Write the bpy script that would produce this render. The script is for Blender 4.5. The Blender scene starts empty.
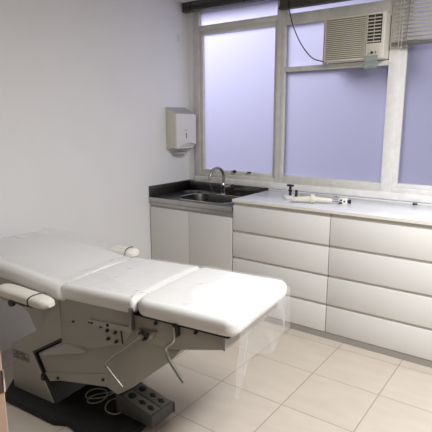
import bpy, bmesh, math, random
from mathutils import Vector, Matrix, Euler
random.seed(7)
S = bpy.context.scene
COL = S.collection
PI = math.pi

# ------------------------------------------------------------------ materials
def mat(name, col, rough=0.5, metal=0.0, spec=0.5, var=0.0, vscale=8.0, bump=0.0, bscale=60.0, coat=0.0):
    m = bpy.data.materials.new(name); m.use_nodes = True
    nt = m.node_tree; N = nt.nodes; L = nt.links
    b = N['Principled BSDF']
    b.inputs['Base Color'].default_value = (*col, 1)
    b.inputs['Roughness'].default_value = rough
    b.inputs['Metallic'].default_value = metal
    b.inputs['Specular IOR Level'].default_value = spec
    b.inputs['Coat Weight'].default_value = coat
    tc = N.new('ShaderNodeTexCoord')
    if var > 0:
        n = N.new('ShaderNodeTexNoise'); n.inputs['Scale'].default_value = vscale; n.inputs['Detail'].default_value = 4
        L.new(tc.outputs['Object'], n.inputs['Vector'])
        r = N.new('ShaderNodeValToRGB')
        r.color_ramp.elements[0].position = 0.3; r.color_ramp.elements[1].position = 0.7
        r.color_ramp.elements[0].color = (*[max(0, c * (1 - var)) for c in col], 1)
        r.color_ramp.elements[1].color = (*[min(1, c * (1 + var)) for c in col], 1)
        L.new(n.outputs['Fac'], r.inputs['Fac']); L.new(r.outputs['Color'], b.inputs['Base Color'])
    if bump > 0:
        n2 = N.new('ShaderNodeTexNoise'); n2.inputs['Scale'].default_value = bscale; n2.inputs['Detail'].default_value = 3
        L.new(tc.outputs['Object'], n2.inputs['Vector'])
        bp = N.new('ShaderNodeBump'); bp.inputs['Strength'].default_value = bump; bp.inputs['Distance'].default_value = 0.01
        L.new(n2.outputs['Fac'], bp.inputs['Height']); L.new(bp.outputs['Normal'], b.inputs['Normal'])
    return m

M = dict(
    wall=mat('painted_wall', (.80, .80, .80), .85, var=.015, vscale=3, bump=.05, bscale=40),
    wallf=mat('dark_unseen_wall', (.22, .19, .16), .7, var=.1),  # unseen walls, made dark to cut light bounced onto the table
    ceil=mat('ceiling_paint', (.70, .69, .67), .9, var=.02),
    frame=mat('old_window_paint', (.64, .625, .575), .55, var=.07, vscale=14, bump=.15, bscale=50),
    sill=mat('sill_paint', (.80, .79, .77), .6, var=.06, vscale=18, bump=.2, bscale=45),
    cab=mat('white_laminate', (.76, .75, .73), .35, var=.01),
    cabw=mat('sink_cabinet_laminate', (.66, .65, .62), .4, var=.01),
    groove=mat('drawer_channel', (.60, .58, .53), .5),
    top=mat('worktop_laminate', (.74, .75, .78), .22, var=.015, vscale=5),
    topedge=mat('worktop_edge_band', (.80, .76, .69), .45),
    plinth=mat('plinth_grey', (.36, .345, .32), .5),
    steel=mat('brushed_steel', (.15, .148, .142), .30, metal=1.0, var=.08, vscale=20),  # dark reflections of the surroundings put into the base colour
    steell=mat('steel_front_lip', (.50, .49, .47), .5, metal=1.0, var=.05),
    basin=mat('basin_steel', (.11, .108, .10), .3, metal=1.0, var=.1, vscale=15),  # darker than the counter, dark reflections put into the colour
    chrome=mat('chrome', (.72, .71, .69), .16, metal=1.0),
    chromed=mat('dull_chrome', (.40, .385, .36), .34, metal=1.0),
    black=mat('black_plastic', (.018, .018, .018), .4),
    rubber=mat('black_rubber_base', (.016, .016, .017), .6, spec=.3, var=.15, vscale=30, bump=.1),
    bed=mat('white_vinyl', (.86, .85, .825), .38, bump=.06, bscale=14),
    pad=mat('cream_vinyl', (.82, .79, .70), .42, var=.02),
    enamel=mat('cream_enamel_metal', (.40, .385, .34), .38, var=.03, vscale=5),
    enamel2=mat('pale_enamel_metal', (.46, .45, .42), .34, var=.02),
    bolt=mat('dark_bolt', (.05, .045, .04), .4, metal=.6),
    pedal=mat('charcoal_plastic', (.095, .095, .098), .5, var=.1, vscale=40, bump=.15, bscale=180),
    pedalt=mat('grey_pedal_panel', (.21, .212, .215), .5, var=.08, vscale=60),
    cable=mat('grey_cable', (.42, .41, .37), .5),
    bcable=mat('dark_cable', (.03, .025, .03), .5),
    disp=mat('dispenser_plastic', (.69, .68, .62), .4),
    disps=mat('dispenser_side_plastic', (.62, .60, .51), .45),
    dispt=mat('dispenser_grey_plastic', (.42, .42, .42), .5),
    paper=mat('paper_tray_white', (.80, .80, .78), .6),
    ac=mat('aged_ac_plastic', (.62, .59, .49), .5, var=.03, vscale=9),
    acl=mat('ac_lit_side_plastic', (.70, .68, .60), .5),  # paler than the grille, brighter light on the side put into colour
    acd=mat('ac_dark_vent', (.03, .028, .025), .6),
    acg=mat('ac_groove', (.20, .185, .145), .6),
    teal=mat('translucent_teal_plastic', (.36, .44, .43), .35),
    blindd=mat('dark_blind', (.075, .072, .065), .55, var=.15, vscale=20),
    blindl=mat('beige_blind_slat', (.74, .72, .66), .5, var=.03),
    blindrail=mat('blind_bottom_rail', (.16, .155, .14), .5),
    lilac=mat('pale_rail_paint', (.72, .71, .84), .45, var=.15, vscale=50),
    cord=mat('blind_cord', (.62, .60, .55), .7),
    white=mat('white_plastic', (.80, .79, .75), .35),
    offw=mat('ivory_metal', (.74, .71, .62), .4),
    clampg=mat('clamp_metal', (.40, .39, .36), .35, metal=.7, var=.3, vscale=60),
    grey=mat('grey_plate', (.42, .40, .39), .4),
    wood=mat('pinkish_wood', (.47, .325, .235), .5, var=.08, vscale=6),
    brown=mat('strike_shade', (.09, .045, .035), .6),
    label=mat('label_grey', (.36, .34, .32), .5),
    ink=mat('label_ink', (.09, .08, .075), .6),
    patch=mat('wall_filler', (.68, .68, .68), .9),
)

def tile_mat():
    m = bpy.data.materials.new('beige_floor_tile'); m.use_nodes = True
    nt = m.node_tree; N = nt.nodes; L = nt.links; b = N['Principled BSDF']
    s, tx, ty = .38975, 2.1464, -1.0175
    tc = N.new('ShaderNodeTexCoord')
    sub = N.new('ShaderNodeVectorMath'); sub.operation = 'SUBTRACT'; sub.inputs[1].default_value = (tx, ty, 0)
    sc = N.new('ShaderNodeVectorMath'); sc.operation = 'SCALE'; sc.inputs['Scale'].default_value = 1 / s
    L.new(tc.outputs['Object'], sub.inputs[0]); L.new(sub.outputs[0], sc.inputs[0])
    sep = N.new('ShaderNodeSeparateXYZ'); L.new(sc.outputs[0], sep.inputs[0])
    ds = []
    for ax in ('X', 'Y'):
        fr = N.new('ShaderNodeMath'); fr.operation = 'PINGPONG'; fr.inputs[1].default_value = 0.5
        L.new(sep.outputs[ax], fr.inputs[0]); ds.append(fr)
    mn = N.new('ShaderNodeMath'); mn.operation = 'MINIMUM'
    L.new(ds[0].outputs[0], mn.inputs[0]); L.new(ds[1].outputs[0], mn.inputs[1])
    gr = N.new('ShaderNodeMapRange'); gr.inputs['From Min'].default_value = .0035; gr.inputs['From Max'].default_value = .0075
    L.new(mn.outputs[0], gr.inputs['Value'])
    fl = N.new('ShaderNodeVectorMath'); fl.operation = 'FLOOR'; L.new(sc.outputs[0], fl.inputs[0])
    wn = N.new('ShaderNodeTexWhiteNoise'); L.new(fl.outputs[0], wn.inputs['Vector'])
    no = N.new('ShaderNodeTexNoise'); no.inputs['Scale'].default_value = 5; no.inputs['Detail'].default_value = 6
    mp = N.new('ShaderNodeMapping'); mp.inputs['Scale'].default_value = (1, 3.0, 1)
    L.new(tc.outputs['Object'], mp.inputs[0]); L.new(mp.outputs[0], no.inputs['Vector'])
    ad = N.new('ShaderNodeMath'); ad.operation = 'MULTIPLY_ADD'; ad.inputs[1].default_value = .25
    L.new(wn.outputs['Value'], ad.inputs[0]); L.new(no.outputs['Fac'], ad.inputs[2])
    rp = N.new('ShaderNodeValToRGB')
    rp.color_ramp.elements[0].position = .35; rp.color_ramp.elements[1].position = .95
    rp.color_ramp.elements[0].color = (.52, .455, .385, 1); rp.color_ramp.elements[1].color = (.58, .52, .445, 1)
    L.new(ad.outputs[0], rp.inputs['Fac'])
    mx = N.new('ShaderNodeMix'); mx.data_type = 'RGBA'
    mx.inputs[6].default_value = (.27, .235, .195, 1)
    L.new(gr.outputs[0], mx.inputs['Factor']); L.new(rp.outputs['Color'], mx.inputs[7])
    L.new(mx.outputs[2], b.inputs['Base Color'])
    b.inputs['Roughness'].default_value = .32
    bp = N.new('ShaderNodeBump'); bp.inputs['Strength'].default_value = .25; bp.inputs['Distance'].default_value = .004
    L.new(gr.outputs[0], bp.inputs['Height']); L.new(bp.outputs['Normal'], b.inputs['Normal'])
    return m
M['tile'] = tile_mat()

def glass_mat():
    m = bpy.data.materials.new('frosted_lavender_glass'); m.use_nodes = True
    nt = m.node_tree; N = nt.nodes; L = nt.links
    for n in list(N):
        if n.type == 'BSDF_PRINCIPLED': N.remove(n)
    out = N['Material Output']
    t = N.new('ShaderNodeBsdfTranslucent'); t.inputs['Color'].default_value = (.84, .83, .98, 1)
    d = N.new('ShaderNodeBsdfDiffuse'); d.inputs['Color'].default_value = (.42, .42, .53, 1)
    g = N.new('ShaderNodeBsdfGlossy'); g.inputs['Roughness'].default_value = .35
    a = N.new('ShaderNodeMixShader'); a.inputs[0].default_value = .22
    L.new(t.outputs[0], a.inputs[1]); L.new(d.outputs[0], a.inputs[2])
    c = N.new('ShaderNodeMixShader'); c.inputs[0].default_value = .03
    L.new(a.outputs[0], c.inputs[1]); L.new(g.outputs[0], c.inputs[2]); L.new(c.outputs[0], out.inputs[0])
    return m
M['glass'] = glass_mat()

def film_mat():
    m = bpy.data.materials.new('clear_plastic_film'); m.use_nodes = True
    nt = m.node_tree; N = nt.nodes; L = nt.links
    for n in list(N):
        if n.type == 'BSDF_PRINCIPLED': N.remove(n)
    out = N['Material Output']
    tr = N.new('ShaderNodeBsdfTransparent'); tr.inputs['Color'].default_value = (.97, .97, .97, 1)
    g = N.new('ShaderNodeBsdfGlossy'); g.inputs['Roughness'].default_value = .14
    d = N.new('ShaderNodeBsdfDiffuse'); d.inputs['Color'].default_value = (.92, .92, .92, 1)
    t2 = N.new('ShaderNodeBsdfTranslucent'); t2.inputs['Color'].default_value = (.92, .92, .92, 1)
    md = N.new('ShaderNodeMixShader'); md.inputs[0].default_value = .35; L.new(d.outputs[0], md.inputs[1]); L.new(t2.outputs[0], md.inputs[2])
    ms = N.new('ShaderNodeMixShader'); ms.inputs[0].default_value = .22
    L.new(md.outputs[0], ms.inputs[1]); L.new(g.outputs[0], ms.inputs[2])
    lw = N.new('ShaderNodeLayerWeight'); lw.inputs['Blend'].default_value = .35
    mr = N.new('ShaderNodeMapRange'); mr.inputs['To Min'].default_value = .15; mr.inputs['To Max'].default_value = .40
    L.new(lw.outputs['Facing'], mr.inputs['Value'])
    mx = N.new('ShaderNodeMixShader'); L.new(mr.outputs[0], mx.inputs[0])
    L.new(tr.outputs[0], mx.inputs[1]); L.new(ms.outputs[0], mx.inputs[2]); L.new(mx.outputs[0], out.inputs[0])
    return m
M['film'] = film_mat()
def teal_mat():
    m = bpy.data.materials.new('clear_teal_plastic'); m.use_nodes = True
    nt = m.node_tree; N = nt.nodes; L = nt.links; b = N['Principled BSDF']
    b.inputs['Base Color'].default_value = (.40, .47, .46, 1); b.inputs['Roughness'].default_value = .3
    t = N.new('ShaderNodeBsdfTransparent'); t.inputs['Color'].default_value = (.86, .92, .91, 1)
    x = N.new('ShaderNodeMixShader'); x.inputs[0].default_value = .34
    L.new(t.outputs[0], x.inputs[1]); L.new(b.outputs[0], x.inputs[2]); L.new(x.outputs[0], N['Material Output'].inputs[0])
    return m
M['teal'] = teal_mat()

# ------------------------------------------------------------------ helpers
def obj(name, bm, m, parent=None, smooth=False, loc=None, rot=None):
    if smooth == 'auto' or smooth is True:
        for f in bm.faces: f.smooth = True
        if smooth == 'auto':
            bm.normal_update()
            for e in bm.edges:
                if len(e.link_faces) == 2 and e.calc_face_angle(0) > .7: e.smooth = False
    me = bpy.data.meshes.new(name); bm.to_mesh(me); bm.free()
    for mm in (m if isinstance(m, (list, tuple)) else [m]): me.materials.append(mm)
    o = bpy.data.objects.new(name, me); COL.objects.link(o)
    if parent: o.parent = parent
    if loc: o.location = loc
    if rot: o.rotation_euler = rot
    return o

def empty(name, loc=(0, 0, 0), rz=0):
    o = bpy.data.objects.new(name, None); COL.objects.link(o)
    o.location = loc; o.rotation_euler = (0, 0, rz); o.empty_display_size = .05
    return o

def tag(o, label, cat, group=None):
    o['label'] = label; o['category'] = cat
    if group: o['group'] = group
    return o

def struct(o):
    o['kind'] = 'structure'; return o

def box(bm, x0, x1, y0, y1, z0, z1, bev=0.0, seg=2, mi=0):
    g = bmesh.ops.create_cube(bm, size=1)
    vs = g['verts']
    for v in vs:
        v.co = Vector(((x0 + x1) / 2 + v.co.x * (x1 - x0), (y0 + y1) / 2 + v.co.y * (y1 - y0), (z0 + z1) / 2 + v.co.z * (z1 - z0)))
    fs = set(f for v in vs for f in v.link_faces)
    if mi:
        for f in fs: f.material_index = mi
    if bev > 0:
        es = list({e for v in vs for e in v.link_edges})
        bmesh.ops.bevel(bm, geom=es, offset=bev, segments=seg, affect='EDGES', profile=.5, material=-1)

def nbox(name, dims, m, parent=None, bev=0.0, seg=2):
    bm = bmesh.new(); box(bm, *dims, bev=bev, seg=seg)
    return obj(name, bm, m, parent, smooth='auto' if bev else False)

def extrude_poly(bm, pts, vec, bev=0.0, seg=2):
    """pts: 3D planar polygon, extruded along vec."""
    vs = [bm.verts.new(p) for p in pts]
    f = bm.faces.new(vs)
    r = bmesh.ops.extrude_face_region(bm, geom=[f])
    nv = [g for g in r['geom'] if isinstance(g, bmesh.types.BMVert)]
    for v in nv: v.co += Vector(vec)
    if bev > 0:
        es = list({e for v in vs + nv for e in v.link_edges})
        bmesh.ops.bevel(bm, geom=es, offset=bev, segments=seg, affect='EDGES', profile=.5)
    bmesh.ops.recalc_face_normals(bm, faces=bm.faces[:])

def cyl(bm, p, q, r0, r1=None, n=16, cap=True):
    p = Vector(p); q = Vector(q); d = q - p
    mtx = Matrix.Translation((p + q) / 2) @ d.to_track_quat('Z', 'Y').to_matrix().to_4x4()
    bmesh.ops.create_cone(bm, cap_ends=cap, segments=n, radius1=r0, radius2=r0 if r1 is None else r1, depth=d.length, matrix=mtx)

def lathe(bm, prof, n=24, at=(0, 0, 0), axis='Z'):
    rings = []
    for r, h in prof:
        ring = []
        for k in range(n):
            a = 2 * PI * k / n
            v = (r * math.cos(a), r * math.sin(a), h)
            if axis == 'Y': v = (v[0], v[2], v[1])
            if axis == 'X': v = (v[2], v[0], v[1])
            ring.append(bm.verts.new(Vector(at) + Vector(v)))
        rings.append(ring)
    for a, b in zip(rings, rings[1:]):
        for k in range(n): bm.faces.new((a[k], a[(k + 1) % n], b[(k + 1) % n], b[k]))
    bm.faces.new(rings[0]); bm.faces.new(rings[-1])
    bmesh.ops.recalc_face_normals(bm, faces=bm.faces[:])

def smooth_path(pts, sub=8):
    P = [Vector(p) for p in pts]; out = []
    for i in range(len(P) - 1):
        a = P[max(0, i - 1)]; b = P[i]; c = P[i + 1]; d = P[min(len(P) - 1, i + 2)]
        for k in range(sub):
            t = k / sub
            out.append(.5 * ((2 * b) + (c - a) * t + (2 * a - 5 * b + 4 * c - d) * t * t + (3 * b - a - 3 * c + d) * t ** 3))
    out.append(P[-1]); return out

def corner_path(pts, r=.02, k=5):
    P = [Vector(p) for p in pts]; out = [P[0]]
    for i in range(1, len(P) - 1):
        d0 = (P[i - 1] - P[i]); d1 = (P[i + 1] - P[i]); rr = min(r, d0.length * .45, d1.length * .45)
        a = P[i] + d0.normalized() * rr; b = P[i] + d1.normalized() * rr
        for j in range(k + 1):
            t = j / k; out.append(a * (1 - t) ** 2 + P[i] * 2 * t * (1 - t) + b * t * t)
    out.append(P[-1]); return out

def tube(bm, path, r, n=10):
    path = [Vector(p) for p in path]; rings = []
    up = None
    for i, p in enumerate(path):
        t = (path[min(i + 1, len(path) - 1)] - path[max(i - 1, 0)]).normalized()
        if up is None:
            up = t.orthogonal().normalized()
        else:
            up = (up - t * up.dot(t)).normalized()
        s = t.cross(up)
        rr = r(i / (len(path) - 1)) if callable(r) else r
        rings.append([bm.verts.new(p + (up * math.cos(2 * PI * k / n) + s * math.sin(2 * PI * k / n)) * rr) for k in range(n)])
    for a, b in zip(rings, rings[1:]):
        for k in range(n): bm.faces.new((a[k], a[(k + 1) % n], b[(k + 1) % n], b[k]))
    bm.faces.new(rings[0]); bm.faces.new(rings[-1])
    bmesh.ops.recalc_face_normals(bm, faces=bm.faces[:])

def ntube(name, path, r, m, parent=None, n=10):
    bm = bmesh.new(); tube(bm, path, r, n); return obj(name, bm, m, parent, smooth='auto')

def rrect(x0, x1, y0, y1, r, k=6):
    out = []
    for cx, cy, a0 in ((x1 - r, y1 - r, 0), (x0 + r, y1 - r, PI / 2), (x0 + r, y0 + r, PI), (x1 - r, y0 + r, 1.5 * PI)):
        for j in range(k + 1):
            a = a0 + PI / 2 * j / k; out.append((cx + r * math.cos(a), cy + r * math.sin(a)))
    return out

def text_mesh(name, s, size, m, parent, loc, rot, bold=False):
    c = bpy.data.curves.new(name, 'FONT'); c.body = s; c.size = size; c.extrude = .0004
    c.align_x = 'CENTER'; c.align_y = 'CENTER'
    if bold: c.offset = size * .02
    o = bpy.data.objects.new(name + '_tmp', c); COL.objects.link(o)
    dg = bpy.context.evaluated_depsgraph_get()
    me = bpy.data.meshes.new_from_object(o.evaluated_get(dg)); me.name = name
    bpy.data.objects.remove(o); bpy.data.curves.remove(c)
    me.materials.clear(); me.materials.append(m)
    r = bpy.data.objects.new(name, me); COL.objects.link(r); r.parent = parent; r.location = loc; r.rotation_euler = rot
    return r

# ------------------------------------------------------------------ room shell
RX, RYF, RYC, H = 4.1, -3.031, -4.75, 2.458
struct(nbox('floor', (-.1, RX + .1, RYC - .1, .1, -.06, 0), M['tile']))
struct(nbox('ceiling', (-.1, RX + .1, RYC - .1, .1, H, H + .06), M['ceil']))
struct(nbox('wall_left', (-.1, 0, RYC, .1, 0, H), M['wall']))
struct(nbox('wall_right', (RX, RX + .1, RYC, .1, 0, H), M['wallf']))
struct(nbox('wall_corridor', (0, RX, RYC - .1, RYC, 0, H), M['wallf']))
# wall with the windows: strips around the openings
bm = bmesh.new()
box(bm, 0, RX, 0, .14, 0, .915)
box(bm, 0, .077, 0, .14, .915, H)
box(bm, .077, 2.72, 0, .14, 2.40, H)
box(bm, 2.72, RX, 0, .14, .915, H)
struct(obj('wall_back', bm, M['wall']))
# wall with the doorway in front (camera looks in through it)
bm = bmesh.new()
box(bm, 0, 1.955, RYF - .10, RYF, 0, H); box(bm, 3.02, RX, RYF - .10, RYF, 0, H); box(bm, 1.955, 3.02, RYF - .10, RYF, 2.12, H)
struct(obj('wall_front', bm, M['wallf']))
dj = struct(empty('door_1', (1.991, RYF, 0)))
bm = bmesh.new()
box(bm, -.03, .018, -.11, .008, 0, 2.12, bev=.003); box(bm, 1.005, 1.035, -.11, .008, 0, 2.12, bev=.003); box(bm, -.03, 1.035, -.11, .008, 2.09, 2.12)
obj('door_jamb', bm, M['wood'], dj)
sp = nbox('strike_shade', (.0175, .0190, -.060, .0045, .985, 1.03), M['brown'], dj)  # flat dark plate painting the shade inside the latch mortise
nbox('strike_plate', (.0178, .0202, .0045, .0085, .985, 1.03), M['chrome'], sp, bev=.001)

# small filler patch on the left wall
nb = nbox('trim_1', (0, .002, -.145, -.112, 2.14, 2.20), M['patch'], bev=.0009); struct(nb)

# ------------------------------------------------------------------ windows
GY0, GY1 = .022, .028
def bars(bm, lst, y0, y1, bev=.004):
    for (x0, x1, z0, z1) in lst: box(bm, x0, x1, y0, y1, z0, z1, bev=bev)
def window(n, panes, frame, sash, fm='frame'):
    w = struct(empty('window_%d' % n, (panes[0][0], 0, .93)))
    off = Vector(w.location)
    def sh(o): o.location = -off; return o
    bm = bmesh.new(); bars(bm, frame, -.012, .06); sh(obj('window_frame', bm, M[fm], w, smooth='auto'))
    if sash:
        bm = bmesh.new(); bars(bm, sash, .0, .045, .003); sh(obj('sash', bm, M[fm], w, smooth='auto'))
    for p in panes:
        sh(nbox('pane', (p[0] - .008, p[1] + .008, GY0, GY1, p[2] - .008, p[3] + .008), M['glass'], w))
    return w
# left bay
w1 = window(1, [(.168, .884, 1.034, 2.196), (.137, .909, 2.268, 2.40)],
       [(.077, .137, .96, 2.40), (.905, .945, .96, 2.40), (.137, .905, .965, 1.0), (.137, .905, 2.226, 2.268)],
       [(.137, .170, 1.0, 2.226), (.882, .905, 1.0, 2.226), (.170, .882, 1.0, 1.034), (.170, .882, 2.196, 2.226)])
for (x, big) in ((.525, 1), (.668, 0)):
    bm = bmesh.new()
    if big:
        cyl(bm, (0, -.008, 0), (0, -.032, 0), .011, .013, 12); box(bm, -.028, .028, -.036, -.028, -.005, .005, bev=.002)
    else:
        box(bm, -.016, .016, -.024, -.006, -.005, .005, bev=.002); cyl(bm, (.01, -.006, 0), (.01, -.03, 0), .006)
    obj('latch', bm, M['bolt'], w1, smooth='auto', loc=(x - .168, 0, 1.036 - .93))
# middle bay
window(2, [(.978, 1.774, 1.030, 1.841), (.978, 1.300, 1.878, 2.190), (.978, 1.775, 2.266, 2.40)],
       [(.945, .978, .96, 2.40), (.978, 1.775, .965, 1.030), (.978, 1.775, 1.841, 1.876), (.978, 1.775, 2.187, 2.264), (1.292, 1.312, 1.876, 2.190), (1.312, 1.775, 2.158, 2.190)], [])
# right bay
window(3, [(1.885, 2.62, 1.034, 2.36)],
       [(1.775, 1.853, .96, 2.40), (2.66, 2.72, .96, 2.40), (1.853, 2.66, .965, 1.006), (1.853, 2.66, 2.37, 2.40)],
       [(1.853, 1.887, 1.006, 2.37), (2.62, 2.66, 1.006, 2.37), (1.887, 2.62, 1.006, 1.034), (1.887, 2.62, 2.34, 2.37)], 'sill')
bm = bmesh.new(); box(bm, .077, 2.72, -.020, .06, .917, .968, bev=.006); struct(obj('trim_2', bm, M['sill'], smooth='auto'))

# ------------------------------------------------------------------ blinds
def raised_blind(x0, x1, z0, z1, rail_m, label, zr):
    b = tag(empty('venetian_blind', ((x0 + x1) / 2, -.055, z0)), label, 'blind')
    hw = (x1 - x0) / 2
    nbox('headrail', (-hw, hw, -.028, .028, z1 - z0 - .03, z1 - z0), M['blindd'], b, bev=.002)
    bm = bmesh.new(); n = 7; h0, h1 = zr + .002, z1 - z0 - .032
    for k in range(n):
        z = h0 + (h1 - h0) * (k + .5) / n; t = (h1 - h0) / n * .42
        jx = random.uniform(0, .006)
        box(bm, -hw + .004 + jx, hw - .004 - jx, -.026 + random.uniform(0, .003), .025, z - t, z + t, bev=.0015, seg=1)
    obj('slats', bm, M['blindd'], b)
    nbox('bottom_rail', (-hw + .002, hw - .002, -.027, .027, 0, zr), rail_m, b, bev=.003)
    for x in (-hw + .09, hw - .28):
        nbox('ladder_tape', (x - .006, x + .006, -.031, -.0275, -.002, z1 - z0 - .002), M['black'], b)
    return b
raised_blind(.012, .925, 2.382, 2.456, M['blindd'], 'dark raised venetian blind bunched above the left window, beside the left wall', .014)
raised_blind(.95, 1.790, 2.288, 2.400, M['blindd'], 'dark raised venetian blind bunched above the air conditioner', .014)
b3 = tag(empty('venetian_blind', (2.24, -.055, 1.956)), 'beige slatted blind half lowered over the right-hand window', 'blind')
X0, X1 = 1.800 - 2.24, 2.66 - 2.24
nbox('headrail', (X0, X1, -.024, .024, .412, .442), M['blindl'], b3, bev=.002)
bm = bmesh.new(); n = 15
for k in range(n):
    z = .040 + k * .0252
    pts = [Vector((X0 + .004, math.cos(a) * .0125 - .0, z + math.sin(a) * .0125 + c)) for a, c in ((.95, 0), (.95 + PI / 1, 0))]
    # tilted slat with a slight curve
    prof = []
    for t in range(5):
        s = -1 + 2 * t / 4
        prof.append((s * .0065, s * .0111 + (1 - s * s) * .0012))
    vs0 = [[bm.verts.new((x, y, z + zz + off)) for (y, zz) in prof] for x, off in ((X0 + .004, 0), (X1 - .004, 0))]
    for t in range(4): bm.faces.new((vs0[0][t], vs0[0][t + 1], vs0[1][t + 1], vs0[1][t]))
bmesh.ops.solidify(bm, geom=bm.faces[:], thickness=.0012)
obj('slats', bm, M['blindl'], b3)
nbox('bottom_rail', (X0 + .002, X1 - .002, -.016, .016, 0, .022), M['blindrail'], b3, bev=.002)
for x in (X0 + .050, X0 + .068): ntube('lift_cord', [(x, -.020, -.03), (x, -.019, .2), (x, -.018, .42)], .0016, M['cord'], b3, 6)
bm = bmesh.new(); tube(bm, [(X0 + .098, -.024, -.005), (X0 + .104, -.022, .2), (X0 + .110, -.02, .42)], .0024, 8)
obj('tilt_wand', bm, M['blindrail'], b3, smooth='auto')

# ------------------------------------------------------------------ air conditioner
AX0, AX1, AZ0, AZ1, AY = 1.344, 1.770, 1.880, 2.172, -.105
ac = tag(empty('air_conditioner', (AX0, 0, AZ0)), 'aged cream window air conditioner set into the frame of the middle window', 'air conditioner')
W, HH = AX1 - AX0, AZ1 - AZ0
bm = bmesh.new(); box(bm, 0, W, AY + .02, .20, 0, HH, bev=.008); obj('housing', bm, M['acl'], ac, smooth='auto')
GX = .298
bm = bmesh.new(); box(bm, .0, GX, AY + .004, AY + .022, 0, HH, bev=.004)
obj('grille_backing', bm, M['acg'], ac, smooth='auto')
bm = bmesh.new(); n = 20
for k in range(n):
    z = .016 + (HH - .032) * (k + .5) / n
    box(bm, .008, GX - .006, AY - .005, AY + .003, z - .0036, z + .0036, bev=.0016, seg=2)
box(bm, .0, GX, AY - .004, AY + .006, 0, .013, bev=.003); box(bm, .0, GX, AY - .004, AY + .006, HH - .012, HH, bev=.003)
box(bm, .0, .009, AY - .0038, AY + .006, 0.002, HH - .002, bev=.003); box(bm, GX - .008, GX, AY - .0038, AY + .006, 0.002, HH - .002, bev=.003)
obj('front_grille', bm, M['ac'], ac, smooth='auto')
bm = bmesh.new(); box(bm, GX + .002, W + .002, AY - .016, AY + .021, -.004, HH + .004, bev=.012, seg=4)
fp = obj('front_panel', bm, M['acl'], ac, smooth='auto')
nbox('vent_recess', (GX + .016, W - .020, AY - .0185, AY - .012, .098, HH - .014), M['acd'], fp)
bm = bmesh.new()
for k in range(8):
    z = .108 + k * .0213
    g = len(bm.verts)
    box(bm, GX + .018, W - .024, AY - .026, AY - .0175, z - .0035, z + .0035, bev=.0015)
box(bm, GX + .058, GX + .061, AY - .0225, AY - .018, .099, HH - .019)
obj('louver', bm, M['ac'], fp, smooth='auto')
cp = nbox('control_panel', (GX + .020, W - .026, AY - .0185, AY - .013, .014, .088), M['ac'], fp, bev=.002)
nbox('display', (GX + .042, GX + .060, AY - .0205, AY - .018, .030, .046), M['acd'], cp)
for bx, bz, br_ in ((.076, .040, .005), (.076, .026, .003), (.030, .032, .003)):
    bm = bmesh.new(); cyl(bm, (GX + bx, AY - .018, bz), (GX + bx, AY - .0225, bz), br_); obj('button', bm, M['acg'], cp, smooth='auto')
bm = bmesh.new(); box(bm, GX + .004, GX + .094, AY - .0235, AY - .0215, -.066, .020, bev=.0008); obj('hanging_tag', bm, M['teal'], ac)
# supply cord from behind the blind to the unit
pc = [(1.005, -.035, 2.33), (1.030, -.035, 2.245), (1.062, -.034, 2.150), (1.130, -.033, 2.025), (1.215, -.034, 1.930), (1.300, -.040, 1.896), (1.358, -.06, 1.897)]
ntube('power_cable', [Vector(p) - Vector((AX0, 0, AZ0)) for p in smooth_path(pc)], .0042, M['bcable'], ac, 8)

# ------------------------------------------------------------------ sink unit
DY = -.5465
sc_ = tag(empty('sink_cabinet', (.43, -.28, 0)), 'low white two-door cabinet under the steel sink, against the left wall', 'cabinet')
ox, oy = .43, -.28
def sb(name, d, m, par=sc_, bev=0): return nbox(name, (d[0] - ox, d[1] - ox, d[2] - oy, d[3] - oy, d[4], d[5]), m, par, bev)
bm = bmesh.new()
for d in ((.006, .024, DY + .02, -.004, .05, .80), (.838, .856, DY + .02, -.004, .05, .80), (.024, .838, DY + .02, -.004, .05, .068), (.024, .838, -.022, -.004, .068, .80), (.024, .838, DY + .022, DY + .04, .700, .80)):
    box(bm, d[0] - ox, d[1] - ox, d[2] - oy, d[3] - oy, d[4], d[5])
obj('carcass', bm, M['groove'], sc_)
sb('plinth', (.006, .856, DY + .03, DY + .045, 0, .05), M['plinth'])
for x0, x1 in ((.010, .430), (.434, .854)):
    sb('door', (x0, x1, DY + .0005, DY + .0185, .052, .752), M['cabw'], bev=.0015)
sb('top_rail', (.006, .856, DY + .006, DY + .02, .768, .792), M['steell'], bev=.001)

st = tag(empty('sink_counter', (.43, -.28, .79)), 'stainless steel counter with sunk basin and upstands, in the corner', 'sink')
O = Vector((.43, -.28, .79))
bm = bmesh.new()
hole = rrect(.215, .745, -.485, -.115, .13, 8)
outer = [(.001, DY - .004), (.8585, DY - .004), (.8585, -.003), (.001, -.003)]
vo = [bm.verts.new((x, y, .835)) for x, y in outer]; vh = [bm.verts.new((x, y, .835)) for x, y in hole]
eo = [bm.edges.new((vo[i], vo[(i + 1) % 4])) for i in range(4)]
eh = [bm.edges.new((vh[i], vh[(i + 1) % len(vh)])) for i in range(len(vh))]
bmesh.ops.triangle_fill(bm, edges=eo + eh, use_beauty=True)
bmesh.ops.recalc_face_normals(bm, faces=bm.faces[:])
if sum(f.normal.z for f in bm.faces) < 0: bmesh.ops.reverse_faces(bm, faces=bm.faces[:])
for v in bm.verts: v.co -= O
obj('counter_top', bm, M['steel'], st)
nbox('front_lip', (.001 - O.x, .8585 - O.x, DY - .007 - O.y, DY - .003 - O.y, .797 - O.z, .8353 - O.z), M['steell'], st, bev=.0015)
bm = bmesh.new()
box(bm, .001 - O.x, .8585 - O.x, -.012 - O.y, -.001 - O.y, .830 - O.z, .926 - O.z, bev=.002)
box(bm, .001 - O.x, .012 - O.x, DY - .002 - O.y, -.012 - O.y, .830 - O.z, .926 - O.z, bev=.002)
obj('upstand', bm, M['steel'], st, smooth='auto')
bm = bmesh.new(); rings = []
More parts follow.
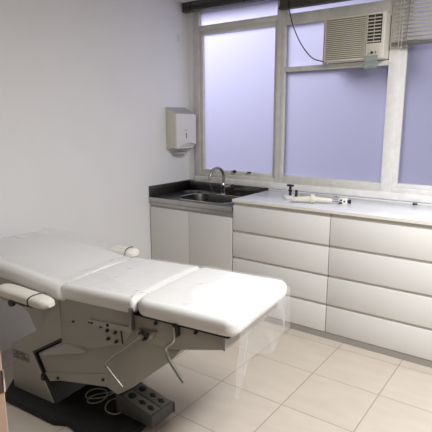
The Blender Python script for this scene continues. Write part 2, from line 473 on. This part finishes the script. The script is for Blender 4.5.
for ins, z in ((0, .835), (.006, .832), (.012, .80), (.022, .715), (.06, .690)):
    rings.append([bm.verts.new(Vector((x, y, z)) - O) for x, y in rrect(.215 + ins, .745 - ins, -.485 + ins, -.115 - ins, .13 - ins * .5, 8)])
for a, b in zip(rings, rings[1:]):
    for k in range(len(a)): bm.faces.new((a[k], a[(k + 1) % len(a)], b[(k + 1) % len(a)], b[k]))
bm.faces.new(rings[-1])
obj('basin', bm, M['basin'], st, smooth='auto')
bm = bmesh.new(); lathe(bm, [(.001, .6915 - .79), (.034, .6915 - .79), (.036, .694 - .79), (.024, .695 - .79), (.022, .6925 - .79), (.001, .6925 - .79)], 20, (.48 - O.x, -.30 - O.y, 0))
obj('drain', bm, M['chrome'], st, smooth='auto')
bm = bmesh.new(); tube(bm, [Vector((x, y, .8362)) - O for x, y in hole + hole[:1]], .0028, 6); obj('basin_rim', bm, M['chrome'], st, smooth='auto')

# faucet
fx, fy, fz = .452, -.085, .8352
fc = tag(empty('faucet', (fx, fy, fz)), 'chrome gooseneck tap at the back of the steel sink', 'faucet')
bm = bmesh.new(); lathe(bm, [(.002, 0.001), (.028, .001), (.029, .006), (.019, .012), (.017, .05), (.020, .055), (.020, .085), (.014, .092), (.012, .11), (.002, .112)], 20)
obj('body', bm, M['chrome'], fc, smooth='auto')
gp = [(0, 0, .10), (0, 0, .15)]
for k in range(13):
    a = PI * k / 12 * .93
    gp.append((0, -.100 + .100 * math.cos(a), .160 + .080 * math.sin(a)))
ntube('spout', smooth_path(gp, 3), .0122, M['chromed'], fc, 12)
e_ = Vector(gp[-1])
bm = bmesh.new(); cyl(bm, e_ + Vector((0, -.002, .008)), e_ + Vector((0, .0045, -.034)), .0135, .0125, 14); obj('aerator', bm, M['chrome'], fc, smooth='auto')
bm = bmesh.new(); cyl(bm, (.012, 0, .07), (.085, 0, .078), .012, .010, 14); cyl(bm, (.055, 0, .075), (.068, 0, .076), .017, .017, 14)
hv = obj('valve', bm, M['chromed'], fc, smooth='auto')
bm = bmesh.new(); lathe(bm, [(.002, .084), (.016, .084), (.021, .092), (.021, .108), (.015, .116), (.002, .117)], 14, (0, 0, .078), 'X'); obj('handle', bm, M['bolt'], hv, smooth='auto')
# thin pale cord hanging from the tap and looped on the counter
cp_ = [(.452, -.287, .960), (.452, -.26, .91), (.452, -.22, .87), (.448, -.17, .846), (.43, -.108, .8385), (.36, -.085, .838), (.30, -.060, .838), (.245, -.055, .838), (.215, -.085, .838), (.25, -.105, .838), (.285, -.08, .838), (.22, -.04, .838),
       (.15, -.06, .838), (.12, -.10, .838), (.16, -.125, .838), (.195, -.095, .838), (.14, -.055, .838), (.08, -.09, .838), (.05, -.13, .838), (.09, -.155, .838), (.14, -.13, .838)]
c0 = Vector((.30, -.06, .838))
cw = ntube('cord', [p - c0 for p in smooth_path(cp_, 8)], .0009, M['cord'], None, 6); cw.location = c0
tag(cw, 'thin pale cord trailing from the tap and looped on the steel counter', 'cord')

# ------------------------------------------------------------------ drawers and worktop
def drawer_unit(x0, x1, label):
    t = tag(empty('drawer_cabinet', ((x0 + x1) / 2, -.27, 0)), label, 'cabinet', None)
    hw = (x1 - x0) / 2; f = DY + .27
    bm = bmesh.new()
    box(bm, -hw, -hw + .018, f + .02, .262, .0485, .878); box(bm, hw - .018, hw, f + .02, .262, .0485, .878)
    box(bm, -hw + .018, hw - .018, f + .02, .262, .0485, .066); box(bm, -hw + .018, hw - .018, .246, .262, .066, .878)
    box(bm, -hw + .018, hw - .018, f + .02, .262, .860, .878)
    obj('carcass', bm, M['cab'], t)
    bm = bmesh.new()
    Hd = (.8504 - .0486 - 3 * .02) / 4
    z = .8504
    box(bm, -hw + .0025, hw - .0025, f + .012, f + .0195, .8504, .8785)
    for k in range(3):
        zb = z - Hd; box(bm, -hw + .0025, hw - .0025, f + .012, f + .0195, zb - .03, zb); z = zb - .02
    obj('grip_channel', bm, M['groove'], t)
    nbox('plinth', (-hw, hw, f + .004, f + .02, 0, .0455), M['plinth'], t)
    z = .8504
    for k in range(4):
        nbox('drawer_front', (-hw + .002, hw - .002, f, f + .0185, z - Hd, z), M['cab'], t, bev=.0012)
        z -= Hd + .02
    return t
drawer_unit(.8612, 1.6285, 'white four-drawer cabinet beside the sink, under the white worktop')
drawer_unit(1.6300, 2.3980, 'white four-drawer cabinet under the worktop, farther from the sink')
wt = tag(empty('worktop', (1.63, -.28, .88)), 'long white worktop with cream edge over the drawers, below the windows', 'worktop')
nbox('board', (.8600 - 1.63, 2.405 - 1.63, DY - .006 + .28, .277, .0005, .020), M['top'], wt, bev=.0015)
nbox('edge_band', (.8595 - 1.63, 2.4055 - 1.63, DY - .009 + .28, DY - .006 + .28, .0005, .0195), M['topedge'], wt)
nbox('back_strip', (.8600 - 1.63, 2.405 - 1.63, .262, .2785, .0202, .034), M['top'], wt, bev=.002)

# ------------------------------------------------------------------ things on the worktop
WZ = .9003
k1 = tag(empty('knob_stand', (1.205, -.295, WZ)), 'white round fitting with a black T-shaped knob, lying on the worktop', 'clamp')
bm = bmesh.new(); lathe(bm, [(.002, 0), (.046, 0), (.050, .004), (.050, .018), (.044, .024), (.002, .026)], 28); obj('base', bm, M['white'], k1, smooth='auto')
bm = bmesh.new(); cyl(bm, (0, 0, .024), (0, 0, .092), .0105, .0095, 14); cyl(bm, (0, 0, .055), (0, 0, .068), .0145, .0145, 14); obj('stem', bm, M['black'], k1, smooth='auto')
bm = bmesh.new(); box(bm, -.027, .027, -.009, .009, .092, .107, bev=.004); obj('handle', bm, M['black'], k1, smooth='auto')
k2 = tag(empty('knob_fitting', (1.272, -.33, WZ)), 'small upright black knob with flared base beside the white round fitting', 'knob')
bm = bmesh.new(); lathe(bm, [(.002, 0), (.022, 0), (.023, .006), (.014, .014), (.010, .022), (.0095, .06), (.011, .066), (.011, .074), (.002, .076)], 18); obj('post', bm, M['black'], k2, smooth='auto')
ar = tag(empty('jointed_arm', (1.45, -.37, WZ)), 'long ivory metal arm with collar and clamp, lying along the worktop', 'arm')
def A(x, y, z): return (x - 1.45, y + .37, z)
bm = bmesh.new(); tube(bm, [A(1.285, -.435, .020), A(1.292, -.433, .021), A(1.32, -.423, .024), A(1.42, -.386, .030), A(1.50, -.353, .028), A(1.545, -.334, .025), A(1.550, -.332, .025)], lambda t: [.010, .0155, .019, .0225, .016, .0145, .011][min(6, int(round(t * 6)))], 16); obj('tube', bm, M['offw'], ar, smooth='auto')
bm = bmesh.new(); cyl(bm, A(1.414, -.388, .0325), A(1.438, -.379, .0325), .0318, .0318, 20); obj('collar', bm, M['offw'], ar, smooth='auto')
bm = bmesh.new(); tube(bm, [A(1.545, -.334, .025), A(1.60, -.31, .024)], .0095, 12); obj('shaft', bm, M['clampg'], ar, smooth='auto')
bm = bmesh.new(); box(bm, -.026, .026, -.022, .022, 0.001, .046, bev=.005); box(bm, -.034, -.020, -.012, .012, .006, .038, bev=.003)
cl = obj('clamp_block', bm, M['white'], ar, smooth='auto', loc=A(1.620, -.305, 0), rot=(0, 0, .36))
bm = bmesh.new(); cyl(bm, (.026, 0, .022), (.050, 0, .022), .009, .018, 14); box(bm, -.030, -.008, -.0235, -.020, .008, .020); cyl(bm, (.006, -.0215, .026), (.006, -.025, .026), .006)
cyl(bm, (-.016, -.0215, .034), (-.016, -.026, .034), .007)
obj('clamp_knob', bm, M['black'], cl, smooth='auto')
pl = nbox('flat_bar', (-.125, .125, -.030, .030, 0, .026), M['grey'], None, bev=.003)
pl.location = (1.36, -.165, WZ); pl.rotation_euler = (0, 0, .10)
tag(pl, 'flat grey bar lying behind the ivory arm on the worktop', 'bar')
wr = smooth_path([(1.57, -.055, .003), (1.70, -.075, .003), (1.80, -.07, .003), (1.90, -.11, .003), (1.96, -.10, .003), (2.02, -.055, .003)], 6)
w0 = Vector((1.8, -.08, WZ))
wire = empty('loose_wire', w0); tag(wire, 'thin dark wire with a small black plug, along the back of the worktop', 'wire')
ntube('wire', [Vector((p.x - w0.x, p.y - w0.y, p.z)) for p in wr], .0013, M['cable'], wire, 6)
bm = bmesh.new(); cyl(bm, (.215, .028, .009), (.245, .034, .009), .009, .007, 10); obj('plug', bm, M['black'], wire, smooth='auto')
ntube('end_wire', smooth_path([(.243, .034, .009), (.29, .03, .004), (.34, .035, .003), (.42, .02, .003)], 5), .0015, M['cord'], wire, 6)
for i, (x, y, s, lb) in enumerate(((1.295, -.035, 1, 'small dark screw on the worktop behind the T-shaped knob'), (1.455, -.035, .8, 'small dark screw on the worktop behind the ivory arm'))):
    bm = bmesh.new(); cyl(bm, (-.010 * s, 0, .004), (.010 * s, 0, .004), .003 * s, .003 * s, 8); cyl(bm, (.008 * s, 0, .006 * s), (.014 * s, 0, .006 * s), .006 * s, .006 * s, 8)
    q = obj('screw', bm, M['bolt'], None, smooth='auto', loc=(x, y, WZ), rot=(0, 0, .4)); tag(q, lb, 'screw')

# ------------------------------------------------------------------ towel dispenser on the left wall
td = tag(empty('towel_dispenser', (0, -.18, 1.215)), 'cream paper towel dispenser on the left wall above the sink', 'dispenser')
def T(x, y, z): return Vector((x, y + .18, z - 1.215))
bm = bmesh.new()
extrude_poly(bm, [T(.001, -.312, 1.585), T(.001, -.312, 1.218), T(.108, -.312, 1.243), T(.108, -.312, 1.524)], (0, .265, 0), bev=.004)
for fc_ in bm.faces:
    if fc_.normal.z > .6 and fc_.calc_area() > .01: fc_.material_index = 1
obj('housing', bm, [M['disps'], M['dispt']], td, smooth='auto')
bm = bmesh.new()
pts = [T(.106, -.313, 1.526), T(.106, -.046, 1.520), T(.106, -.046, 1.262)]
for k in range(11):
    t = k / 10; pts.append(T(.106, -.062 - .205 * t, 1.262 - .012 * t + .022 * math.sin(PI * t)))
pts += [T(.106, -.313, 1.232)]
extrude_poly(bm, pts, (.016, 0, 0))
cv = obj('front_cover', bm, M['disp'], td)
nbox('key_slot', (.1215, .1235, -.187 + .18, -.179 + .18, .100, .148), M['black'], cv)
bm = bmesh.new(); box(bm, .1215, .1228, -.205 + .18, -.165 + .18, .168, .176, bev=.0005); obj('badge', bm, M['dispt'], cv)
bm = bmesh.new(); 
prof = [(.012, 1.225), (.10, 1.228), (.104, 1.258), (.012, 1.255)]
extrude_poly(bm, [T(x, -.265, z) for x, z in prof], (0, .20, 0), bev=.004); obj('paper_tray', bm, M['paper'], td, smooth='auto')
bm = bmesh.new(); pts = []
for k in range(13):
    a = PI * k / 12; pts.append(T(.008 + .085 * math.sin(a), -.165 + .085 * math.cos(a), 1.178))
extrude_poly(bm, pts, (0, 0, .016)); obj('lower_lip', bm, M['dispt'], td)

# ------------------------------------------------------------------ examination table
TH = math.radians(5)
BT = tag(empty('examination_table', (.82, -2.142, 0), TH), 'white padded medical examination table on a black base, head against the left wall', 'examination table')

def cushion(x0, x1, y0, y1, z0, z1, rc, r, zfun, nx=14, ny=8, rc_head=None):
    bm = bmesh.new()
    # plan outline with individually rounded corners, extruded, then cut and edge-rounded
    out = []
    for cx, cy, a0, rr in ((x1, y1, 0, rc), (x0, y1, PI / 2, rc_head or rc), (x0, y0, PI, rc_head or rc), (x1, y0, 1.5 * PI, rc)):
        ccx = cx - rr if cx == x1 else cx + rr; ccy = cy - rr if cy == y1 else cy + rr
        for j in range(8):
            a = a0 + PI / 2 * j / 7; out.append((ccx + rr * math.cos(a), ccy + rr * math.sin(a)))
    extrude_poly(bm, [(x, y, z0) for x, y in out], (0, 0, z1 - z0))
    rim = [e for e in bm.edges if len(e.link_faces) == 2 and abs(abs(e.link_faces[0].normal.z) - abs(e.link_faces[1].normal.z)) > .9]
    bmesh.ops.bevel(bm, geom=rim, offset=r, segments=6, affect='EDGES', profile=.5)
    for i in range(1, nx):
        x = x0 + (x1 - x0) * i / nx
        bmesh.ops.bisect_plane(bm, geom=bm.verts[:] + bm.edges[:] + bm.faces[:], plane_co=(x, 0, 0), plane_no=(1, 0, 0))
    for i in range(1, ny):
        y = y0 + (y1 - y0) * i / ny
        bmesh.ops.bisect_plane(bm, geom=bm.verts[:] + bm.edges[:] + bm.faces[:], plane_co=(0, y, 0), plane_no=(0, 1, 0))
    for v in bm.verts:
        u = (v.co.z - z0) / (z1 - z0)
        v.co.z += zfun(v.co.x, v.co.y, u)
    bmesh.ops.recalc_face_normals(bm, faces=bm.faces[:])
    return bm

YN, YF = -.012, .535
def ym(y): return (y - YN) / (YF - YN)
obj('leg_cushion', cushion(.578, 1.070, YN, YF, .655, .735, .05, .030, lambda x, y, u: .006 * (x - .6) / .47 + u * .004 * math.sin(PI * ym(y))), M['bed'], BT, smooth=True)
obj('seat_cushion', cushion(.115, .576, YN, YF, .636, .716, .02, .030, lambda x, y, u: .018 * (x - .115) / .47 + u * .004 * math.sin(PI * ym(y))), M['bed'], BT, smooth=True)
def backz(x, y, u):
    t = (.10 - x) / .80
    return .085 * max(0, t) ** 1.0 - .035 * max(0, t) ** 3 + u * (.018 * math.sin(PI * min(1, max(0, ym(y)))) ** .7)
obj('back_cushion', cushion(-.700, .150, YN - .01, YF + .01, .625, .705, .05, .032, backz, nx=22, ny=10, rc_head=.17), M['bed'], BT, smooth=True)

# base
bm = bmesh.new()
extrude_poly(bm, [(x, y, 0.001) for x, y in ((-.40, .05), (-.30, -.085), (.10, -.092), (.17, -.062), (.30, -.085), (.46, -.02), (.51, .06), (.50, .14), (.34, .26), (.24, .40), (.16, .54), (-.30, .54), (-.40, .44))], (0, 0, .034), bev=.006)
obj('base_plate', bm, M['rubber'], BT, smooth='auto')
# pedestal: leaning sheet-metal column with the label
bm = bmesh.new()
extrude_poly(bm, [(-.323, 0, .036), (-.001, 0, .036), (-.143, 0, .292), (.086, 0, .425), (.086, 0, .64), (-.19, 0, .64), (-.19, 0, .530), (-.165, 0, .520), (-.142, 0, .500), (-.123, 0, .470), (-.108, 0, .440), (-.092, 0, .424), (-.31, 0, .300)], (0, .52, 0), bev=.004)
pd = obj('pedestal', bm, M['enamel'], BT, smooth='auto')
lp = nbox('label_plate', (-.300, -.168, -.0022, -.0004, .222, .268), M['label'], pd, bev=.0005)
bm = bmesh.new()
box(bm, -.300, -.168, -.0032, -.0020, .2660, .2680); box(bm, -.300, -.168, -.0032, -.0020, .222, .224); box(bm, -.300, -.298, -.0032, -.0020, .222, .268); box(bm, -.170, -.168, -.0032, -.0020, .222, .268)
obj('label_border', bm, M['ink'], pd)
text_mesh('label_text', 'GIGANTE', .019, M['ink'], pd, (-.240, -.0026, .2565), (PI / 2, 0, 0), True)
text_mesh('label_number', 'GX-1000', .031, M['ink'], pd, (-.234, -.0026, .2365), (PI / 2, 0, 0), True)
nbox('latch_catch', (-.085, -.060, -.004, .01, .148, .182), M['black'], pd, bev=.003)
# black strips painting in the shadow of the gap between pedestal and lift arm
bm = bmesh.new()
extrude_poly(bm, [(-.143, .004, .292), (-.001, .004, .037), (.012, .004, .037), (-.126, .004, .288), (.090, .004, .412), (.086, .004, .424)], (0, .45, 0)); obj('gap_shadow', bm, M['black'], BT)
# lift arm cover with folded faces
bm = bmesh.new()
P = [(-.110, .288), (.086, .402), (.268, .425), (.470, .490), (.520, .600), (.590, .610), (.62, .545), (.757, .533), (.804, .545), (.77, .50), (.531, .288), (.436, .222), (.362, .243), (.05, .18), (-.035, .150)]
extrude_poly(bm, [(x, .012, z) for x, z in P], (0, .46, 0), bev=.004)
la = obj('lift_arm', bm, M['enamel'], BT, smooth='auto')
bm = bmesh.new(); extrude_poly(bm, [(-.070, .011, .306), (.10, .011, .398), (.262, .011, .399), (.24, -.001, .386), (-.060, -.001, .294)], (0, .005, 0)); obj('fold_panel', bm, M['enamel2'], la)  # paler enamel, reflected light on the fold put into its colour
bm = bmesh.new(); extrude_poly(bm, [(-.064, .009, .190), (.365, .009, .308), (.400, .009, .252), (.362, .009, .243), (.05, .009, .180), (-.03, .009, .152)], (0, .004, 0)); obj('lower_panel', bm, M['enamel'], la)
# seat frame
bm = bmesh.new()
extrude_poly(bm, [(.082, .006, .640), (.556, .006, .657), (.556, .006, .585), (.491, .006, .495), (.30, .006, .424), (.082, .006, .40)], (0, .505, 0), bev=.003)
sf = obj('seat_frame', bm, M['enamel'], BT, smooth='auto')
bm = bmesh.new(); extrude_poly(bm, [(.290, .0055, .545), (.292, .0055, .570), (.556, .0055, .592), (.556, .0055, .568)], (0, -.007, 0), bev=.0015); obj('slide_strip', bm, M['enamel2'], sf, smooth='auto')
bm = bmesh.new(); extrude_poly(bm, [(.481, .0055, .566), (.487, .0055, .566), (.495, .0055, .498), (.490, .0055, .498)], (0, -.004, 0)); obj('slot', bm, M['black'], sf)
for (x, z) in ((.367, .551), (.411, .571), (.403, .541), (.452, .543), (.407, .502), (.456, .500), (.294, .557), (.311, .558), (.183, .536)):
    big = .44 if x in (.294, .183) else (.62 if x in (.311, .367) else .9)
    bm = bmesh.new(); cyl(bm, (0, .006, 0), (0, -.006, 0), .0095 * big, .008 * big, 12); obj('bolt', bm, M['bolt'], sf, smooth='auto', loc=(x, 0, z))
# back section frame
bm = bmesh.new()
extrude_poly(bm, [(-.64, .004, .70), (.078, .004, .630), (.078, .004, .560), (-.10, .004, .545), (-.19, .004, .531), (-.37, .004, .535), (-.64, .004, .60)], (0, .51, 0), bev=.004)
obj('back_frame', bm, M['enamel'], BT, smooth='auto')
# leg section frame
bm = bmesh.new()
extrude_poly(bm, [(.560, .010, .655), (1.004, .010, .664), (1.018, .010, .602), (.804, .010, .547), (.757, .010, .535), (.60, .010, .540), (.560, .010, .60)], (0, .50, 0), bev=.003)
lf = obj('leg_frame', bm, M['enamel'], BT, smooth='auto')
for (x, z) in ((.682, .640), (.885, .648)):
    bm = bmesh.new(); cyl(bm, (0, .010, 0), (0, -.003, 0), .0075, .0065, 12); obj('bolt', bm, M['bolt'], lf, smooth='auto', loc=(x, 0, z))
bm = bmesh.new(); extrude_poly(bm, [(1.006, .004, .660), (1.021, .004, .660), (1.022, .004, .603), (1.012, .004, .600)], (0, .506, 0)); obj('end_cap', bm, M['grey'], lf)
bm = bmesh.new(); extrude_poly(bm, [(.562, -.002, .6545), (.562, -.002, .6585), (1.040, -.002, .6640), (1.040, -.002, .6600)], (0, .51, 0)); obj('edge_trim', bm, M['black'], lf)
for (x, z) in ((.036, .190), (.354, .277)):
    bm = bmesh.new(); cyl(bm, (0, .012, 0), (0, .002, 0), .008, .007, 12); obj('bolt', bm, M['bolt'], la, smooth='auto', loc=(x, 0, z))
# hinge pin between seat and leg sections, clamp bracket, stirrup rods
hp = nbox('hinge_strap', (.556, .570, -.024, .004, .585, .690), M['chromed'], BT, bev=.003)
bm = bmesh.new(); extrude_poly(bm, [(.585, .009, .590), (.690, .009, .604), (.668, .009, .570), (.605, .009, .541)], (0, -.010, 0), bev=.002); br = obj('rod_bracket', bm, M['chromed'], BT, smooth='auto')
for (x, z, r) in ((.612, .582, .011), (.640, .580, .009), (.632, .562, .009)):
    bm = bmesh.new(); cyl(bm, (0, -.002, 0), (0, -.020, 0), r, r * .8, 12); obj('bolt', bm, M['bolt'], br, smooth='auto', loc=(x, 0, z))
s1 = ntube('stirrup_rod', corner_path([(.628, -.030, .584), (.404, -.032, .395), (.512, -.032, .308)], .03), .0072, M['chromed'], BT, 12)
bm = bmesh.new(); box(bm, .782, .806, -.016, .012, .612, .664, bev=.003); hb = obj('rod_socket', bm, M['bolt'], BT, smooth='auto')
nbox('socket_tab', (.787, .801, -.020, -.012, .625, .645), M['chrome'], hb, bev=.001)
s2 = ntube('stirrup_rod', corner_path([(.793, -.024, .660), (.800, -.026, .604), (.752, -.030, .560), (.769, -.03, .520), (.846, -.03, .432)], .018), .0080, M['chromed'], BT, 12)

# armrests
def armrest(y, flip, x0, x1, z0, z1, thick=.042, wid=.088):
    # a softly pillowed pad lofted along X
    bm = bmesh.new(); n = 18; secs = []
    for i in range(n + 1):
        t = i / n; x = x0 + (x1 - x0) * t; zc = z0 + (z1 - z0) * t
        e = (1 - abs(2 * t - 1) ** 5) ** .5 if 0 < t < 1 else .12
        w = wid / 2 * (.35 + .65 * e) * (1.0 - .10 * t); h = thick / 2 * (.25 + .75 * e)
        ring = []
        for k in range(20):
            a = 2 * PI * k / 20; c, s = math.cos(a), math.sin(a)
            ring.append(bm.verts.new((x, y + w * math.copysign(abs(c) ** .65, c), zc + h * math.copysign(abs(s) ** (.8), s))))
        secs.append(ring)
    for a, b in zip(secs, secs[1:]):
        for k in range(20): bm.faces.new((a[k], a[(k + 1) % 20], b[(k + 1) % 20], b[k]))
    bm.faces.new(secs[0]); bm.faces.new(secs[-1]); bmesh.ops.recalc_face_normals(bm, faces=bm.faces[:])
    pad = obj('armrest', bm, M['pad'], BT, smooth='auto')
    # strap round the pad, near its front
    t = .74; x = x0 + (x1 - x0) * t; zc = z0 + (z1 - z0) * t
    w = wid / 2 * .92 + .0025; h = thick / 2 + .0025
    path = []
    for k in range(25):
        a = 2 * PI * k / 24; c, s = math.cos(a), math.sin(a)
        path.append((x + .012 * c * flip, y + w * math.copysign(abs(c) ** .65, c), zc + h * math.copysign(abs(s) ** .8, s)))
    ntube('strap', path, .0028, M['black'], pad, 6)
    xb = x0 + (x1 - x0) * .42; zb = z0 + (z1 - z0) * .42
    bm = bmesh.new(); box(bm, xb - .05, xb + .09, y + flip * .0 - .012, y + .012, zb - thick / 2 - .022, zb - thick / 2 - .002, bev=.003)
    ya, yb = sorted((y, y + flip * .075))
    box(bm, xb - .02, xb + .02, ya, yb, zb - thick / 2 - .034, zb - thick / 2 - .016, bev=.003)
    obj('bracket', bm, M['bolt'], pad, smooth='auto')
    bm = bmesh.new(); lathe(bm, [(.002, 0), (.017, 0), (.019, .006), (.019, .018), (.014, .024), (.002, .025)], 16, (xb - .07, y - .012, zb - thick / 2 - .030), 'Y')
    obj('clamp_knob', bm, M['black'], pad, smooth='auto')
    return pad
armrest(-.088, 1, -.235, .150, .658, .644, .054, .098)
armrest(.610, -1, -.150, .070, .694, .702, .062, .110)

# film of clear plastic over the padding
bm = bmesh.new()
def topz(x, y):
    if x > .587: z = .735 + .006 * (x - .6) / .47
    elif x > .13: z = .716 + .018 * (x - .115) / .47
    else: z = .705 + backz(x, y, 0)
    return z + .005 - .004 * math.exp(-((x - .577) / .015) ** 2)
from mathutils import noise
def wr_(x, y):
    a = noise.noise(Vector((x * 2.2 + y * 3.0, y * 2.0 - x * 1.5, 1.7)))
    b = noise.noise(Vector((x * 3.0, y * 7.0, 9.1)))
    return .010 * max(0, .16 - abs(a)) / .16 + .004 * max(0, .10 - abs(b)) / .10
def crease(x, y):
    d = abs((y - .045) - .03 * math.sin(x * 6)) if x > .55 else abs((y - .10) - .05 * math.sin(x * 5 + 1))
    return .009 * math.exp(-(d / .009) ** 2)
nxs, nys = 90, 36
xs = [.16 + (1.062 - .16) * i / nxs for i in range(nxs + 1)]
ys = [.018 + (.512 - .018) * j / nys for j in range(nys + 1)]
gridv = []
for x in xs:
    row = []
    for y in ys:
        z = topz(x, y) + wr_(x, y) * .6 + crease(x, y) + .006 * math.sin(PI * ym(y))
        if x > 1.035: z -= .026 * ((x - 1.035) / .027) ** 2
        row.append(bm.verts.new((x, y, z)))
    gridv.append(row)
for i in range(nxs):
    for j in range(nys): bm.faces.new((gridv[i][j], gridv[i + 1][j], gridv[i + 1][j + 1], gridv[i][j + 1]))
# the part that hangs from the foot end, wider than the cushion, in loose pointed folds
last = gridv[-1]; nd = 34
def hang(s_):
    return .20 + .085 * math.exp(-((s_ - .05) / .16) ** 2) + .012 * math.sin(s_ * 14) + .006 * math.sin(s_ * 33)
for k in range(1, nd + 1):
    t = k / nd; row = []
    for j, y in enumerate(ys):
        s_ = j / nys
        fold = (.020 * math.sin(s_ * 9 + 1.2 + 1.6 * t) + .008 * math.sin(s_ * 21 - 2.2 * t)) * min(1, t * 1.6)
        yy = y + (s_ - .62) * .10 * min(1, t * 1.6) + .014 * math.sin(s_ * 17 + t) * t
        row.append(bm.verts.new((1.079 + fold + .010 * t, yy, .716 - t * hang(s_))))
    for j in range(nys): bm.faces.new((last[j], row[j], row[j + 1], last[j + 1]))
    last = row
# the part over the back cushion, standing off its far edge
rows = []
for i in range(31):
    x = -.66 + (.16 + .66) * i / 30; row = []
    for j in range(31):
        y = .030 + .520 * j / 30
        z = topz(x, min(y, .5)) + .006 + .018 * math.sin(PI * min(1, max(0, ym(min(y, .5))))) ** .7
        if y > .50: z += .30 * (y - .50)
        z += wr_(x + 3, y) * .5
        row.append(bm.verts.new((x, y, z)))
    rows.append(row)
for a, b in zip(rows, rows[1:]):
    for j in range(30): bm.faces.new((a[j], b[j], b[j + 1], a[j + 1]))
fm = obj('plastic_sheet', bm, M['film'], None, smooth=True)
fm.location = (.82, -2.142, 0); fm.rotation_euler = (0, 0, TH)
tag(fm, 'clear plastic sheet spread over the table cushions and hanging at the foot', 'plastic sheet')

# ------------------------------------------------------------------ foot control
fp_ = tag(empty('foot_pedal', (.82 + math.cos(TH) * .455 - math.sin(TH) * .185, -2.142 + math.sin(TH) * .455 + math.cos(TH) * .185, .0365), 0), 'dark grey six-button foot control on the black base', 'foot control')
# axes: a = along the long side towards lower right of the picture, b = across
a2 = Vector((.215, -.015)); yaw = TH + math.atan2(a2.y, a2.x)
fp_.rotation_euler = (0, 0, yaw)
Lh, Wh = .118, .078
bm = bmesh.new()
extrude_poly(bm, [(-Lh, -Wh, 0), (Lh, -Wh, 0), (Lh, -Wh, .062), (-Lh + .03, -Wh, .098), (-Lh, -Wh, .098)], (0, 2 * Wh, 0), bev=.006, seg=3)
obj('case', bm, M['pedal'], fp_, smooth='auto')
bm = bmesh.new(); box(bm, -Lh - .004, Lh + .004, Wh - .002, Wh + .014, 0, .055, bev=.006); box(bm, -Lh - .010, -Lh + .006, -Wh + .0, Wh + .014, 0, .108, bev=.006); obj('rim', bm, M['pedal'], fp_, smooth='auto')
sl = math.atan2(.098 - .062, 2 * Lh - .03)
def on_top(x): return .062 + (Lh - x) * math.tan(sl)
for i, yb in enumerate((-.038, .036)):
    p = nbox('button_panel', (-.095, .098, -.033, .033, -.0025, .003), M['pedalt'], fp_, bev=.0015)
    p.location = (.010, yb, on_top(.010) + .001); p.rotation_euler = (0, sl, 0)
    for (x, r) in ((-.060, .021), (.010, .014), (.066, .014)):
        bm = bmesh.new(); lathe(bm, [(.001, .002), (r, .002), (r, .006), (r * .8, .009), (.001, .0095)], 18, (x, 0, 0))
        if r < .02: box(bm, x - r * 1.35, x + r * 1.35, -.006, .006, .002, .007, bev=.0015)
        obj('button', bm, M['black'], p, smooth='auto')
# its cable, coiled on the base
inv = Matrix.Rotation(-yaw, 3, 'Z')
def to_pedal(X, Y, z):
    w = Vector((.82 + math.cos(TH) * X - math.sin(TH) * Y, -2.142 + math.sin(TH) * X + math.cos(TH) * Y, z))
    return inv @ (w - Vector(fp_.location))
cpts = [(.36, .11, .046), (.335, .088, .041), (.29, .085, .041), (.25, .115, .041), (.235, .165, .041), (.255, .215, .041), (.21, .235, .044), (.16, .20, .041), (.125, .15, .041), (.135, .10, .041), (.175, .10, .041), (.20, .14, .041), (.19, .19, .043), (.14, .225, .041), (.095, .20, .046), (.085, .15, .047), (.115, .115, .047), (.165, .135, .047), (.20, .20, .043), (.20, .30, .041)]
ntube('cable', [to_pedal(*p) for p in smooth_path(cpts, 6)], .0034, M['cable'], fp_, 8)

# ------------------------------------------------------------------ light
def area(name, loc, rot, sx, sy, power, col=(1, 1, 1)):
    l = bpy.data.lights.new(name, 'AREA'); l.shape = 'RECTANGLE'; l.size = sx; l.size_y = sy; l.energy = power; l.color = col
    o = bpy.data.objects.new(name, l); COL.objects.link(o); o.location = loc; o.rotation_euler = rot; return o
area('ceiling_lamp', (2.95, -1.68, 2.44), (0, 0, PI / 2), 1.2, .4, 84, (.985, .99, 1.0))
# daylight falling down the light well outside the frosted windows
def aim(o, tgt): o.rotation_euler = (Vector(tgt) - o.location).to_track_quat('-Z', 'Y').to_euler()
d1 = area('daylight', (-.1, 1.35, 3.2), (0, 0, 0), 1.6, 1.2, 105, (.95, .96, 1.0)); aim(d1, (.4, 0, 2.0))
w = bpy.data.worlds.new('World'); S.world = w; w.use_nodes = True
bg = w.node_tree.nodes['Background']; bg.inputs['Color'].default_value = (.86, .88, 1.0, 1); bg.inputs['Strength'].default_value = .12

# ------------------------------------------------------------------ camera
cam = bpy.data.cameras.new('camera'); co = bpy.data.objects.new('camera', cam); COL.objects.link(co)
r = Vector((.80982261, .58667098, -.00212025)); u = Vector((-.11663768, .16454285, .97944949)); f = Vector((-.57496347, .79293304, -.20167846))
co.matrix_world = Matrix(((r.x, u.x, -f.x, 2.80729869), (r.y, u.y, -f.y, -3.44550875), (r.z, u.z, -f.z, 1.48864812), (0, 0, 0, 1)))
cam.sensor_width = 36; cam.lens = 39.5777; cam.clip_start = .05
S.camera = co
S.view_settings.view_transform = 'Standard'; S.view_settings.look = 'None'
S.view_settings.exposure = 0.09; S.view_settings.gamma = 1; S.view_settings.use_curve_mapping = False
S.cycles.use_denoising = True
S.cycles.max_bounces = 10; S.cycles.diffuse_bounces = 5; S.cycles.transparent_max_bounces = 16
